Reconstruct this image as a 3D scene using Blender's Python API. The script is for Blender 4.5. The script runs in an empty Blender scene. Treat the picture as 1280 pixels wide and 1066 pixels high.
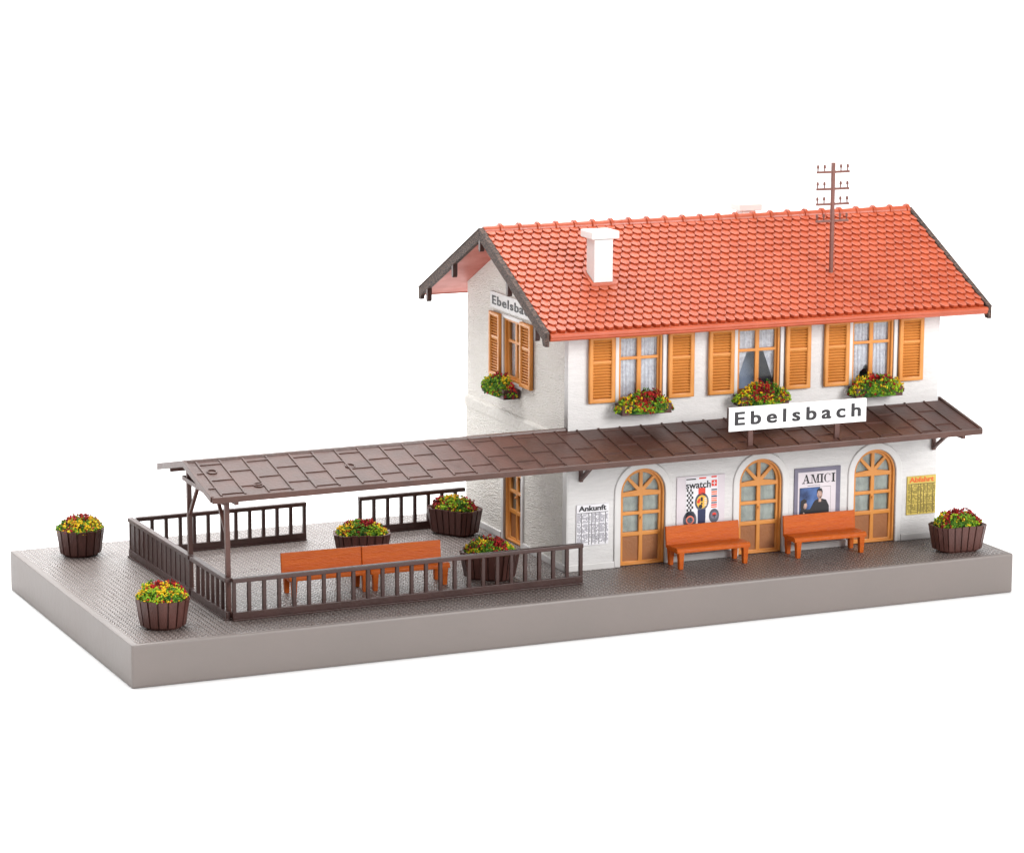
import bpy, bmesh, math, random
from mathutils import Matrix, Vector
PI = math.pi
S = bpy.context.scene
C = S.collection
S.unit_settings.scale_length = 0.01          # the thing is a small model: one unit is a centimetre

# ---------------------------------------------------------------- materials
def nodes(name):
    m = bpy.data.materials.new(name); m.use_nodes = True
    nt = m.node_tree; b = nt.nodes['Principled BSDF']
    return m, nt, b
def N(nt, t, **k):
    n = nt.nodes.new(t)
    for a, v in k.items():
        if a.startswith('i_'):
            key = a[2:]
            n.inputs[int(key) if key.isdigit() else key.replace('_', ' ')].default_value = v
        else: setattr(n, a, v)
    return n
def L(nt, a, b): nt.links.new(a, b)
def srgb(r, g, b):
    f = lambda c: (c/255/12.92) if c/255 <= .04045 else ((c/255+.055)/1.055)**2.4
    return (f(r), f(g), f(b), 1)
def scaled(nt, sc=(1, 1, 1), rot=(0, 0, 0)):
    tc = N(nt, 'ShaderNodeTexCoord'); mp = N(nt, 'ShaderNodeMapping')
    mp.inputs['Scale'].default_value = sc; mp.inputs['Rotation'].default_value = rot
    L(nt, tc.outputs['Object'], mp.inputs['Vector']); return mp.outputs['Vector']
def plastic(name, col, col2=None, rough=.45, bump=.05, bscale=9, stretch=(1, 1, 1), rot=(0, 0, 0),
            nscale=1.4, spec=.45, sss=0, bdist=.03, detail=4, mixlo=.35, mixhi=.65, coat=0):
    m, nt, b = nodes(name)
    b.inputs['Roughness'].default_value = rough
    b.inputs['Specular IOR Level'].default_value = spec
    v = scaled(nt, stretch, rot)
    n1 = N(nt, 'ShaderNodeTexNoise', i_Scale=nscale, i_Detail=5.0); L(nt, v, n1.inputs['Vector'])
    r = N(nt, 'ShaderNodeValToRGB')
    r.color_ramp.elements[0].position = mixlo; r.color_ramp.elements[1].position = mixhi
    r.color_ramp.elements[0].color = col; r.color_ramp.elements[1].color = col2 or col
    L(nt, n1.outputs['Fac'], r.inputs['Fac']); L(nt, r.outputs['Color'], b.inputs['Base Color'])
    n2 = N(nt, 'ShaderNodeTexNoise', i_Scale=float(bscale), i_Detail=float(detail)); L(nt, v, n2.inputs['Vector'])
    bp = N(nt, 'ShaderNodeBump', i_Strength=bump*10 if bump < .1 else min(1, bump), i_Distance=bdist)
    L(nt, n2.outputs['Fac'], bp.inputs['Height']); L(nt, bp.outputs['Normal'], b.inputs['Normal'])
    mr = N(nt, 'ShaderNodeMapRange'); mr.inputs['To Min'].default_value = rough-.08; mr.inputs['To Max'].default_value = rough+.1
    L(nt, n1.outputs['Fac'], mr.inputs['Value']); L(nt, mr.outputs['Result'], b.inputs['Roughness'])
    if sss:
        b.inputs['Subsurface Weight'].default_value = sss
        b.inputs['Subsurface Radius'].default_value = (.3, .2, .12)
        b.inputs['Subsurface Scale'].default_value = .5
    if coat: b.inputs['Coat Weight'].default_value = coat
    return m

M = {}
M['wall_front'] = plastic('white_grained_plastic', srgb(214, 212, 211), srgb(221, 219, 218), .5, .5, 6, (1.2, 6.5, 1.2), bdist=.05)
M['wall_side'] = plastic('white_stucco_plastic', srgb(230, 226, 218), srgb(235, 231, 225), .6, 1.0, 6.0, (.9, 4.6, 1.4), (0, 0, math.radians(-9)), bdist=.075, detail=2)
M['trim'] = plastic('smooth_white_plastic', srgb(222, 220, 219), srgb(216, 214, 212), .4, .02, 5)
M['chimney'] = plastic('bright_white_plastic', srgb(222, 222, 220), srgb(226, 226, 224), .45, .02, 5, sss=.1)
M['roof'] = plastic('red_tile_plastic', srgb(170, 70, 35), srgb(181, 80, 43), .36, .04, 14, spec=.7, bdist=.02)
M['soffit'] = plastic('red_plastic_underside', srgb(205, 120, 105), srgb(188, 98, 84), .5, .05, 3, bdist=.04)
M['ochre'] = plastic('ochre_plastic', srgb(206, 134, 60), srgb(216, 145, 70), .38, .03, 10, spec=.5)
M['ochre_dark'] = plastic('brown_door_panel', srgb(150, 98, 62), srgb(162, 107, 66), .5, .05, 10)
M['canopy'] = plastic('brown_roof_plastic', srgb(72, 46, 38), srgb(86, 55, 46), .36, .05, 8, spec=.45, bdist=.02)
M['brown'] = plastic('dark_brown_plastic', srgb(60, 36, 31), srgb(70, 43, 38), .4, .04, 12, spec=.5)
M['brown_light'] = plastic('brown_post_plastic', srgb(80, 50, 43), srgb(90, 58, 50), .4, .04, 12)
M['tub'] = plastic('brown_tub_plastic', srgb(76, 44, 38), srgb(90, 54, 47), .4, .06, 9, (3, 3, .6))
M['orange'] = plastic('orange_bench_plastic', srgb(188, 84, 12), srgb(198, 94, 16), .42, .06, 6, (1, 6, 6), sss=.12, spec=.3)
M['barge'] = plastic('weathered_brown_plastic', srgb(36, 25, 21), srgb(98, 76, 66), .7, .5, 5, (2, 3, 6), nscale=5, bdist=.04, mixlo=.46, mixhi=.56)
M['pole'] = plastic('red_brown_pole_plastic', srgb(112, 70, 62), srgb(124, 78, 68), .4)
M['sink'] = M['canopy']
M['curtain'] = plastic('white_lace_curtain', srgb(196, 192, 204), srgb(226, 224, 232), .8, .6, 22, (1, 1, 1), nscale=9, bdist=.02)
M['curtain_grey'] = plastic('grey_net_curtain', srgb(140, 144, 138), srgb(186, 190, 184), .8, .3, 14, (1, 1, 1), nscale=2.2, bdist=.02, mixlo=.3, mixhi=.7)
M['interior'] = plastic('blue_grey_interior', srgb(124, 136, 164), srgb(160, 170, 196), .7, .02, 5, nscale=.8)
M['paper'] = plastic('white_paper', srgb(228, 226, 230), srgb(234, 232, 236), .55, .01, 5)
M['sign_white'] = plastic('white_sign_card', srgb(246, 246, 246), srgb(243, 243, 243), .5, .01, 5)
M['yellow_paper'] = plastic('yellow_paper', srgb(200, 176, 84), srgb(208, 184, 94), .55, .01, 5)
M['orange_paper'] = plastic('pale_orange_paper', srgb(244, 196, 110), srgb(240, 190, 100), .55, .01, 5)
M['ink'] = plastic('black_ink', srgb(34, 32, 36), srgb(44, 40, 44), .5, .01, 5)
M['ink_grey'] = plastic('grey_ink', srgb(112, 108, 122), srgb(132, 128, 142), .5, .01, 5)
M['ink_olive'] = plastic('olive_ink', srgb(98, 88, 40), srgb(120, 108, 48), .5, .01, 5)
M['ink_orange'] = plastic('orange_ink', srgb(226, 112, 50), srgb(220, 100, 44), .5, .01, 5)
M['ink_red'] = plastic('red_ink', srgb(222, 52, 40), srgb(226, 70, 50), .5, .01, 5)
M['ink_yellow'] = plastic('yellow_ink', srgb(238, 196, 90), srgb(232, 180, 70), .5, .01, 5)
M['ink_navy'] = plastic('navy_ink', srgb(34, 40, 72), srgb(42, 50, 88), .5, .01, 5)
M['ink_blue'] = plastic('blue_photo_ink', srgb(14, 28, 64), srgb(78, 110, 168), .5, .01, 5, nscale=2.0)
M['ink_slate'] = plastic('slate_border_ink', srgb(112, 108, 126), srgb(124, 120, 138), .5, .01, 5)
M['ink_steel'] = plastic('steel_ink', srgb(72, 76, 88), srgb(96, 100, 112), .5, .01, 5)
M['ink_pink'] = plastic('pink_ink', srgb(232, 128, 104), srgb(226, 112, 90), .5, .01, 5)
M['ink_lilac'] = plastic('lilac_paper', srgb(212, 203, 209), srgb(218, 210, 215), .5, .01, 5)
M['skin_ink'] = plastic('skin_print_ink', srgb(206, 174, 158), srgb(150, 118, 108), .5, .01, 5, nscale=9)
M['foliage'] = plastic('green_foam_flock', srgb(26, 78, 24), srgb(108, 156, 34), .8, .4, 20, nscale=5.5)
M['lime'] = plastic('lime_foam_flock', srgb(108, 162, 26), srgb(182, 206, 42), .8, .4, 20, nscale=6)
M['yellow'] = plastic('yellow_foam_flock', srgb(222, 168, 12), srgb(246, 216, 34), .75, .4, 20, nscale=6)
M['red'] = plastic('dark_red_foam_flock', srgb(84, 18, 22), srgb(200, 38, 34), .75, .4, 20, nscale=5)

def glass():
    m, nt, b = nodes('clear_window_plastic')
    nt.nodes.remove(b); out = nt.nodes['Material Output']
    tr = N(nt, 'ShaderNodeBsdfTransparent'); gl = N(nt, 'ShaderNodeBsdfGlossy'); gl.inputs['Roughness'].default_value = .12
    tr.inputs['Color'].default_value = (.93, .95, .95, 1)
    lw = N(nt, 'ShaderNodeMath', operation='MINIMUM'); fz = N(nt, 'ShaderNodeFresnel', i_IOR=1.4); L(nt, fz.outputs['Fac'], lw.inputs[0]); lw.inputs[1].default_value = .22; mx = N(nt, 'ShaderNodeMixShader')
    L(nt, lw.outputs[0], mx.inputs['Fac']); L(nt, tr.outputs['BSDF'], mx.inputs[1]); L(nt, gl.outputs['BSDF'], mx.inputs[2])
    L(nt, mx.outputs['Shader'], out.inputs['Surface']); return m
M['glass'] = glass()

def paving():
    # herringbone relief: diagonal bars that turn at every half period
    m, nt, b = nodes('grey_herringbone_plastic')
    tc = N(nt, 'ShaderNodeTexCoord'); sp = N(nt, 'ShaderNodeSeparateXYZ')
    nz = N(nt, 'ShaderNodeTexNoise', i_Scale=1.1, i_Detail=3.0)
    L(nt, tc.outputs['Object'], nz.inputs['Vector'])
    L(nt, tc.outputs['Object'], sp.inputs['Vector'])
    def mt(op, a, b_=None, c=None):
        n = N(nt, 'ShaderNodeMath', operation=op)
        for i, x in enumerate((a, b_, c)):
            if x is None: continue
            if isinstance(x, (int, float)): n.inputs[i].default_value = x
            else: L(nt, x, n.inputs[i])
        return n.outputs[0]
    x, y = sp.outputs['X'], sp.outputs['Y']
    zig = mt('PINGPONG', x, .09)
    d = mt('ADD', y, mt('MULTIPLY', zig, 1.9))
    d = mt('ADD', d, mt('MULTIPLY', nz.outputs['Fac'], .35))
    bar = mt('PINGPONG', d, .1)
    h = mt('SMOOTH_MIN', mt('MULTIPLY', bar, 18.0), 1.0, .4)
    h = mt('MULTIPLY', h, mt('SMOOTH_MIN', mt('ADD', .25, mt('MULTIPLY', zig, 16.0)), 1.0, .3))
    fine = N(nt, 'ShaderNodeTexNoise', i_Scale=9.0, i_Detail=5.0); L(nt, tc.outputs['Object'], fine.inputs['Vector'])
    h2 = mt('ADD', h, mt('MULTIPLY', fine.outputs['Fac'], 1.3))
    bp = N(nt, 'ShaderNodeBump', i_Strength=1.0, i_Distance=.036)
    L(nt, h2, bp.inputs['Height']); L(nt, bp.outputs['Normal'], b.inputs['Normal'])
    r = N(nt, 'ShaderNodeValToRGB')
    r.color_ramp.elements[0].position = .1; r.color_ramp.elements[1].position = .9
    r.color_ramp.elements[0].color = srgb(84, 74, 71); r.color_ramp.elements[1].color = srgb(144, 131, 126)
    L(nt, h, r.inputs['Fac']); L(nt, r.outputs['Color'], b.inputs['Base Color'])
    mr = N(nt, 'ShaderNodeMapRange'); mr.inputs['To Min'].default_value = .2; mr.inputs['To Max'].default_value = .4
    L(nt, nz.outputs['Fac'], mr.inputs['Value']); L(nt, mr.outputs['Result'], b.inputs['Roughness'])
    b.inputs['Specular IOR Level'].default_value = .8
    return m
M['paving'] = paving()
M['slab'] = plastic('grey_base_plastic', srgb(121, 113, 109), srgb(124, 115, 111), .42, .03, 3, nscale=.3, sss=.05)
M['backdrop'] = plastic('white_studio_paper', (.9, .9, .9, 1), (.91, .91, .91, 1), .9, .005, 1, spec=.1)

# ---------------------------------------------------------------- object helpers
def put(o, parent=None, mat=None, loc=None, rot=None):
    C.objects.link(o)
    if parent is not None: o.parent = parent
    if mat is not None: o.data.materials.append(M[mat])
    if loc is not None: o.location = loc
    if rot is not None: o.rotation_euler = rot
    return o
def tag(o, label=None, cat=None, group=None, kind=None):
    if label: o['label'] = label
    if cat: o['category'] = cat
    if group: o['group'] = group
    if kind: o['kind'] = kind
    return o
def empty(name, loc=(0, 0, 0), rot=(0, 0, 0), parent=None):
    o = bpy.data.objects.new(name, None); C.objects.link(o)
    o.empty_display_size = .3; o.location = loc; o.rotation_euler = rot
    if parent is not None: o.parent = parent
    return o
def copy_tree(o, parent=None):
    c = o.copy(); C.objects.link(c)
    if parent is not None: c.parent = parent; c.matrix_parent_inverse = o.matrix_parent_inverse
    for ch in list(o.children): copy_tree(ch, c)
    return c

class MB:
    def __init__(s): s.bm = bmesh.new()
    def poly(s, verts, faces):
        vs = [s.bm.verts.new(v) for v in verts]
        for f in faces:
            try: s.bm.faces.new([vs[i] for i in f])
            except ValueError: pass
    def box(s, x0, x1, y0, y1, z0, z1):
        s.poly([(x0,y0,z0),(x1,y0,z0),(x1,y1,z0),(x0,y1,z0),(x0,y0,z1),(x1,y0,z1),(x1,y1,z1),(x0,y1,z1)],
               [(0,3,2,1),(4,5,6,7),(0,1,5,4),(1,2,6,5),(2,3,7,6),(3,0,4,7)])
        return s
    def beam(s, a, b, w, h, up=(0, 0, 1)):
        a, b = Vector(a), Vector(b); d = (b-a).normalized(); up = Vector(up)
        sd = d.cross(up).normalized()*(w/2); u = sd.cross(d).normalized()*(h/2)
        vs = []
        for p in (a, b): vs += [p-sd-u, p+sd-u, p+sd+u, p-sd+u]
        s.poly(vs, [(3,2,1,0),(4,5,6,7),(0,1,5,4),(1,2,6,5),(2,3,7,6),(3,0,4,7)]); return s
    def prism(s, pts, axis, a, b):
        # pts 2-D; axis 'x': (y,z) swept x a..b ; 'y': (x,z) ; 'z': (x,y)
        f = {'x': lambda p, t: (t, p[0], p[1]), 'y': lambda p, t: (p[0], t, p[1]), 'z': lambda p, t: (p[0], p[1], t)}[axis]
        n = len(pts)
        s.poly([f(p, a) for p in pts]+[f(p, b) for p in pts],
               [tuple(range(n)), tuple(range(2*n-1, n-1, -1))]+[(i, i+n, (i+1) % n+n, (i+1) % n) for i in range(n)])
        return s
    def cyl(s, a, b, r0, r1=None, seg=12):
        r1 = r0 if r1 is None else r1
        a, b = Vector(a), Vector(b); d = (b-a).normalized()
        t = Vector((1, 0, 0)) if abs(d.x) < .8 else Vector((0, 1, 0))
        u = d.cross(t).normalized(); w = d.cross(u)
        vs = [a+(u*math.cos(2*PI*i/seg)+w*math.sin(2*PI*i/seg))*r0 for i in range(seg)]
        vs += [b+(u*math.cos(2*PI*i/seg)+w*math.sin(2*PI*i/seg))*r1 for i in range(seg)]
        s.poly(vs, [tuple(range(seg)), tuple(range(2*seg-1, seg-1, -1))]+[(i, i+seg, (i+1) % seg+seg, (i+1) % seg) for i in range(seg)])
        return s
    def build(s, name, mat, parent=None, bevel=0, smooth=False, loc=None, rot=None, mats=None):
        bm = s.bm
        bmesh.ops.recalc_face_normals(bm, faces=bm.faces)
        if bevel:
            es = [e for e in bm.edges if len(e.link_faces) == 2 and e.calc_face_angle(0) > .6]
            bmesh.ops.bevel(bm, geom=es, offset=bevel, segments=2, profile=.6, affect='EDGES', clamp_overlap=True)
        me = bpy.data.meshes.new(name); bm.to_mesh(me); bm.free()
        if smooth:
            for p in me.polygons: p.use_smooth = True
        return put(bpy.data.objects.new(name, me), parent, mat, loc, rot)

_dg = None
def curve_mesh(cu, name):
    o = bpy.data.objects.new('tmp', cu); C.objects.link(o)
    bpy.context.view_layer.update()
    dg = bpy.context.evaluated_depsgraph_get()
    me = bpy.data.meshes.new_from_object(o.evaluated_get(dg), depsgraph=dg)
    me.name = name; bpy.data.objects.remove(o); return me
def plate(loops, w0, w1, bevel=0):
    """filled flat shape with holes in the u,v plane, from w0 to w1 thick"""
    cu = bpy.data.curves.new('plate', 'CURVE'); cu.dimensions = '2D'; cu.fill_mode = 'BOTH'
    cu.extrude = max(0, (w1-w0)/2-bevel); cu.bevel_depth = bevel; cu.bevel_resolution = 1; cu.offset = -bevel
    for lp in loops:
        sp = cu.splines.new('POLY'); sp.points.add(len(lp)-1)
        for p, q in zip(sp.points, lp): p.co = (q[0], q[1], 0, 1)
        sp.use_cyclic_u = True
    me = curve_mesh(cu, 'plate')
    for v in me.vertices: v.co.z += (w0+w1)/2
    return me
def plate_obj(name, loops, w0, w1, mat, parent, bevel=0, loc=None, rot=None):
    me = plate(loops, w0, w1, bevel); me.name = name; me.materials.clear()
    return put(bpy.data.objects.new(name, me), parent, mat, loc, rot)
def rect(a, b, c, d): return [(a, c), (b, c), (b, d), (a, d)]
def arch(cx, hw, z0, zs, n=20):
    return [(cx-hw, z0), (cx+hw, z0)]+[(cx+hw*math.cos(PI*i/n), zs+hw*math.sin(PI*i/n)) for i in range(n+1)]
def text_obj(name, body, x, z, size, w, mat, parent, spacing=1.0, bold=0, align='LEFT', width=None, shear=0, thick=.004, heavy=0):
    cu = bpy.data.curves.new('t', 'FONT'); cu.body = body; cu.size = size; cu.extrude = thick; cu.offset = bold
    cu.space_character = spacing; cu.align_x = 'LEFT'; cu.shear = shear
    me = curve_mesh(cu, name); me.materials.clear()
    xs = [v.co.x for v in me.vertices]; a, b = min(xs), max(xs)
    k = 1 if width is None else width/(b-a)
    if heavy:
        bm = bmesh.new()
        for i, (dx, dy) in enumerate(((0, 0), (heavy, 0), (0, heavy*.6), (heavy, heavy*.6))):
            m2 = me.copy(); m2.transform(Matrix.Translation((dx, dy, .0015*i))); bm.from_mesh(m2); bpy.data.meshes.remove(m2)
        me = bpy.data.meshes.new(name); bm.to_mesh(me); bm.free()
    for v in me.vertices: v.co.x = (v.co.x-a)*k+x; v.co.y += z; v.co.z += w
    return put(bpy.data.objects.new(name, me), parent, mat)
def flats(name, shapes, w, mat, parent, t=.006):
    """thin printed shapes: list of 2-D polygons"""
    mb = MB()
    for pts in shapes: mb.prism(pts, 'z', w, w+t)
    return mb.build(name, mat, parent)

FR = (PI/2, 0, 0)            # u,v,w -> right, up, out of the front wall
SD = (PI/2, 0, -PI/2)        # the same on the gable wall
def camrot(): pass

# ---------------------------------------------------------------- backdrop, base
def backdrop():
    mb = MB(); prof = [(-260, -1.375), (70, -1.375)]
    R_ = 60
    prof += [(70+R_*math.sin(a*PI/32), -1.375+R_*(1-math.cos(a*PI/32))) for a in range(1, 17)]
    prof += [(130, 160)]
    vs = []; fs = []
    for i, (y, z) in enumerate(prof): vs += [(-300, y, z), (330, y, z)]
    for i in range(len(prof)-1): fs.append((2*i, 2*i+1, 2*i+3, 2*i+2))
    mb.poly(vs, fs)
    o = mb.build('backdrop', 'backdrop', smooth=True)
    tag(o, kind='structure')
backdrop()
BL, BD, BH = 31.5, 13.87, 1.37
o = MB().box(0, BL, 0, BD, -BH, 0).build('platform', 'slab', bevel=.07)
for p in o.data.polygons: p.use_smooth = False
tag(o, kind='structure')
o = MB().box(.22, BL-.22, .17, BD-.17, -.02, .004).build('paving', 'paving'); tag(o, kind='structure')

# ---------------------------------------------------------------- frames of reference (the kit is glued slightly askew)
HX, HY, HTH = 16.2369, 3.5499, -.0209
CYY, CTH, CTL = 3.7134, -.0158, .0077
FX, FY, FTH = 3.7001, 1.6436, .0174
def hloc(x, y, z):
    c, s = math.cos(HTH), math.sin(HTH); return (HX+x*c-y*s, HY+x*s+y*c, z)
W, D = 14.08, 8.84
RX0, RX1, OV = -1.31, 15.29, 1.14
ZE, ZR = 8.25, 10.97; YM = D/2
SL = (ZR-ZE)/(YM+OV)
ang = math.atan(SL)
def rz(y): return ZR-SL*abs(y-YM)

house = empty('station_building', hloc(0, 0, 0), (0, 0, HTH))
tag(house, 'white two storey station building with red tiled roof, ochre shutters and arched doors', 'building')

# ---- walls
DOORS = [2.75, 7.19, 11.62]; WINS = [2.63, 7.04, 11.44]
DHW, DZS = .825, 2.5
WHW, WZ0, WZ1 = .81, 5.62, 7.86
T = .3
front = [rect(0, W, 0, 4.5)]
front[0] = [(0, 0)]
for cx in DOORS:
    a = arch(cx, DHW, 0, DZS)
    # walk the outline: along the bottom, up over each door
    front[0] += [(cx-DHW, 0)]+[(cx-DHW*math.cos(PI*i/20), DZS+DHW*math.sin(PI*i/20)) for i in range(21)]+[(cx+DHW, 0)]
front[0] += [(W, 0), (W, 4.5), (0, 4.5)]
plate_obj('wall', front, -T, .05, 'wall_front', house, rot=FR)
plate_obj('wall', [rect(0, W, 4.5, rz(0)-.12)]+[rect(c-WHW, c+WHW, WZ0, WZ1) for c in WINS], -T, 0, 'wall_front', house, rot=FR)
# gable wall: u = -y
gu = lambda y: -y
SDC, SDW, SDH = 4.5, .76, 3.3       # side door centre, half width, height
SWC, SWW = 4.67, .78                # side window
low = [[(gu(T+.004), 0), (gu(SDC-SDW), 0), (gu(SDC-SDW), SDH), (gu(SDC+SDW), SDH), (gu(SDC+SDW), 0), (gu(D), 0), (gu(D), 4.5), (gu(T+.004), 4.5)]]
plate_obj('wall', low, -T, .05, 'wall_side', house, rot=SD)
up = [[(gu(T+.004), 4.5), (gu(T+.004), rz(T)-.14), (gu(YM), ZR-.16), (gu(D), rz(D)-.14), (gu(D), 4.5)], rect(gu(SWC+SWW), gu(SWC-SWW), 5.66, 7.8)]
plate_obj('wall', up, -T, 0, 'wall_side', house, rot=SD)
# thin front-wall end caps so the corner reads as on the kit
MB().box(-.05, 0, -.05, T, 0, 4.5).build('corner_strip', 'trim', house, bevel=.03)
# right gable and back wall (not seen, but real)
r_ = [[(T, 0), (T, rz(T)-.14), (YM, ZR-.16), (D, rz(D)-.14), (D, 0)]]
MB().prism(r_[0], 'x', W-T, W).build('wall', 'wall_side', house)
MB().box(.01, W-T-.01, D-T, D-.01, 0, rz(D)-.14).build('wall', 'wall_front', house)
MB().box(T, W-T, T, D-T, 4.3, 4.6).build('floor_slab', 'interior', house)
MB().box(T, W-T, 1.1, 1.25, 0, 8.3).build('partition', 'interior', house)
MB().box(2.2, 2.35, 1.26, D-T, 0, 8.3).build('partition', 'interior', house)
# storey band on gable
MB().prism([(-.085, 4.16), (-.085, 4.46), (-.05, 4.54), (-.001, 4.56), (-.001, 4.16)], 'y', -.05, D+.06).build('storey_band', 'wall_side', house)
# plinth, front pieces between the doors and gable pieces beside the side door
segs = [-.12, DOORS[0]-DHW-.24, DOORS[0]+DHW+.24, DOORS[1]-DHW-.24, DOORS[1]+DHW+.24, DOORS[2]-DHW-.24, DOORS[2]+DHW+.24, W+.03]
for i in range(0, 8, 2): MB().box(segs[i], segs[i+1], -.13, -.052, 0.004, .24).build('plinth', 'trim', house, bevel=.03)
MB().box(-.13, -.052, -.05, SDC-SDW-.22, 0.004, .24).build('plinth', 'trim', house, bevel=.03)
MB().box(-.13, -.052, SDC+SDW+.22, D, 0.004, .24).build('plinth', 'trim', house, bevel=.03)

# ---- doors
def door(cx, parent, rot, loc, hw=DHW, zs=DZS, arched=True, top=3.3):
    bev = .022
    def outl(h, z0, k=0):
        if arched: return arch(0, h, z0, zs)
        return rect(-h, h, z0, top-k)
    # outer surround
    n = 20
    if arched:
        ho = hw+.24; lp = [(-ho, 0.004)]+[(-ho*math.cos(PI*i/n), zs+ho*math.sin(PI*i/n)) for i in range(n+1)]+[(ho, 0.004), (hw, 0.004)]
        lp += [(hw*math.cos(PI*i/n), zs+hw*math.sin(PI*i/n)) for i in range(n+1)]+[(-hw, 0.004)]
    else:
        ho = hw+.2; lp = [(-ho, 0.004), (-ho, top+.2), (ho, top+.2), (ho, 0.004), (hw, 0.004), (hw, top), (-hw, top), (-hw, 0.004)]
    # shrink slightly so that nothing is flush with the wall opening
    sr = plate_obj('door_surround', [lp], .0, .11, 'trim', parent, bevel=.03, loc=loc, rot=rot)
    h1 = hw-.01; fr = .15; mid = .1
    holes = []
    zt = zs+(.0 if arched else 0)
    def cell(a, b, c, d): holes.append(rect(a, b, c, d))
    z_rows = [(.14, 1.0), (1.14, 1.72), (1.84, 2.36)]
    for (c, d) in z_rows:
        cell(-h1+fr, -.07, c, d); cell(.07, h1-fr, c, d)
    if arched:
        # four fan lights
        r_in = h1-fr; cz = 2.46
        for a0, a1 in ((4, 43), (52, 85), (95, 128), (137, 176)):
            pts = []
            for k in range(8):
                t = math.radians(a0+(a1-a0)*k/7)
                # ray from (0,cz) to the inner arch circle centred on zs
                ct, st = math.cos(t), math.sin(t); dz = cz-zs
                bq = dz*st; rr = -bq+math.sqrt(bq*bq-dz*dz+r_in*r_in)
                pts.append((rr*ct, max(cz+rr*st, 2.5)))
            am = math.radians((a0+a1)/2); pts.append((.17*math.cos(am), cz+.04+.17*math.sin(am)))
            holes.append(pts)
        d_ = plate_obj('door', [arch(0, h1, .03, zs)]+holes, -.2, -.08, 'ochre', parent, bevel=bev, loc=loc, rot=rot)
        glass_o = [arch(0, h1-.08, 1.06, zs)]
    else:
        cell(-h1+fr, -.07, 2.48, top-.16); cell(.07, h1-fr, 2.48, top-.16)
        d_ = plate_obj('door', [rect(-h1, h1, .03, top-.01)]+holes, -.2, -.08, 'ochre', parent, bevel=bev, loc=loc, rot=rot)
        glass_o = [rect(-h1+.08, h1-.08, 1.06, top-.08)]
    ji = h1-.06
    ring = [arch(0, h1+.004, .03, zs), arch(0, ji, .09, zs)] if arched else [rect(-h1-.004, h1+.004, .03, top-.006), rect(-ji, ji, .09, top-.07)]
    plate_obj('door_frame', ring, -.26, .02, 'ochre', d_, bevel=.01)
    plate_obj('pane', glass_o, -.155, -.145, 'glass', d_)
    cu = MB(); n = 60; a, b = -h1+.06, h1-.06
    vs = []; fs = []
    zt_ = top-.05
    for i in range(n+1):
        u = a+(b-a)*i/n
        zz = (zs+math.sqrt(max(.0, (h1-.03)**2-u*u))) if arched else zt_
        w = -.225+.014*math.sin(u*24+cx)
        vs += [(u, 1.05, w), (u, zz, w)]
    for i in range(n): fs.append((2*i, 2*i+2, 2*i+3, 2*i+1))
    cu.poly(vs, fs); cu.build('curtain', 'curtain_grey', d_, smooth=True)
    MB().box(-h1+.06, h1-.06, .06, 1.04, -.17, -.14).build('panel', 'ochre_dark', d_)
    # box() spans u, v, w: shift axes
    MB().cyl((.0, 1.62, -.08), (.0, 1.62, -.02), .035, .04, 10).build('handle', 'ochre', d_, smooth=False)
    MB().box(-h1, h1, 0.006, .03, -.22, .02).build('threshold', 'brown', d_)
    return d_
for cx in DOORS: door(cx, house, FR, (cx, 0, 0))
door(1.3, house, SD, (0, SDC, 0), hw=SDW, arched=False)

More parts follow.
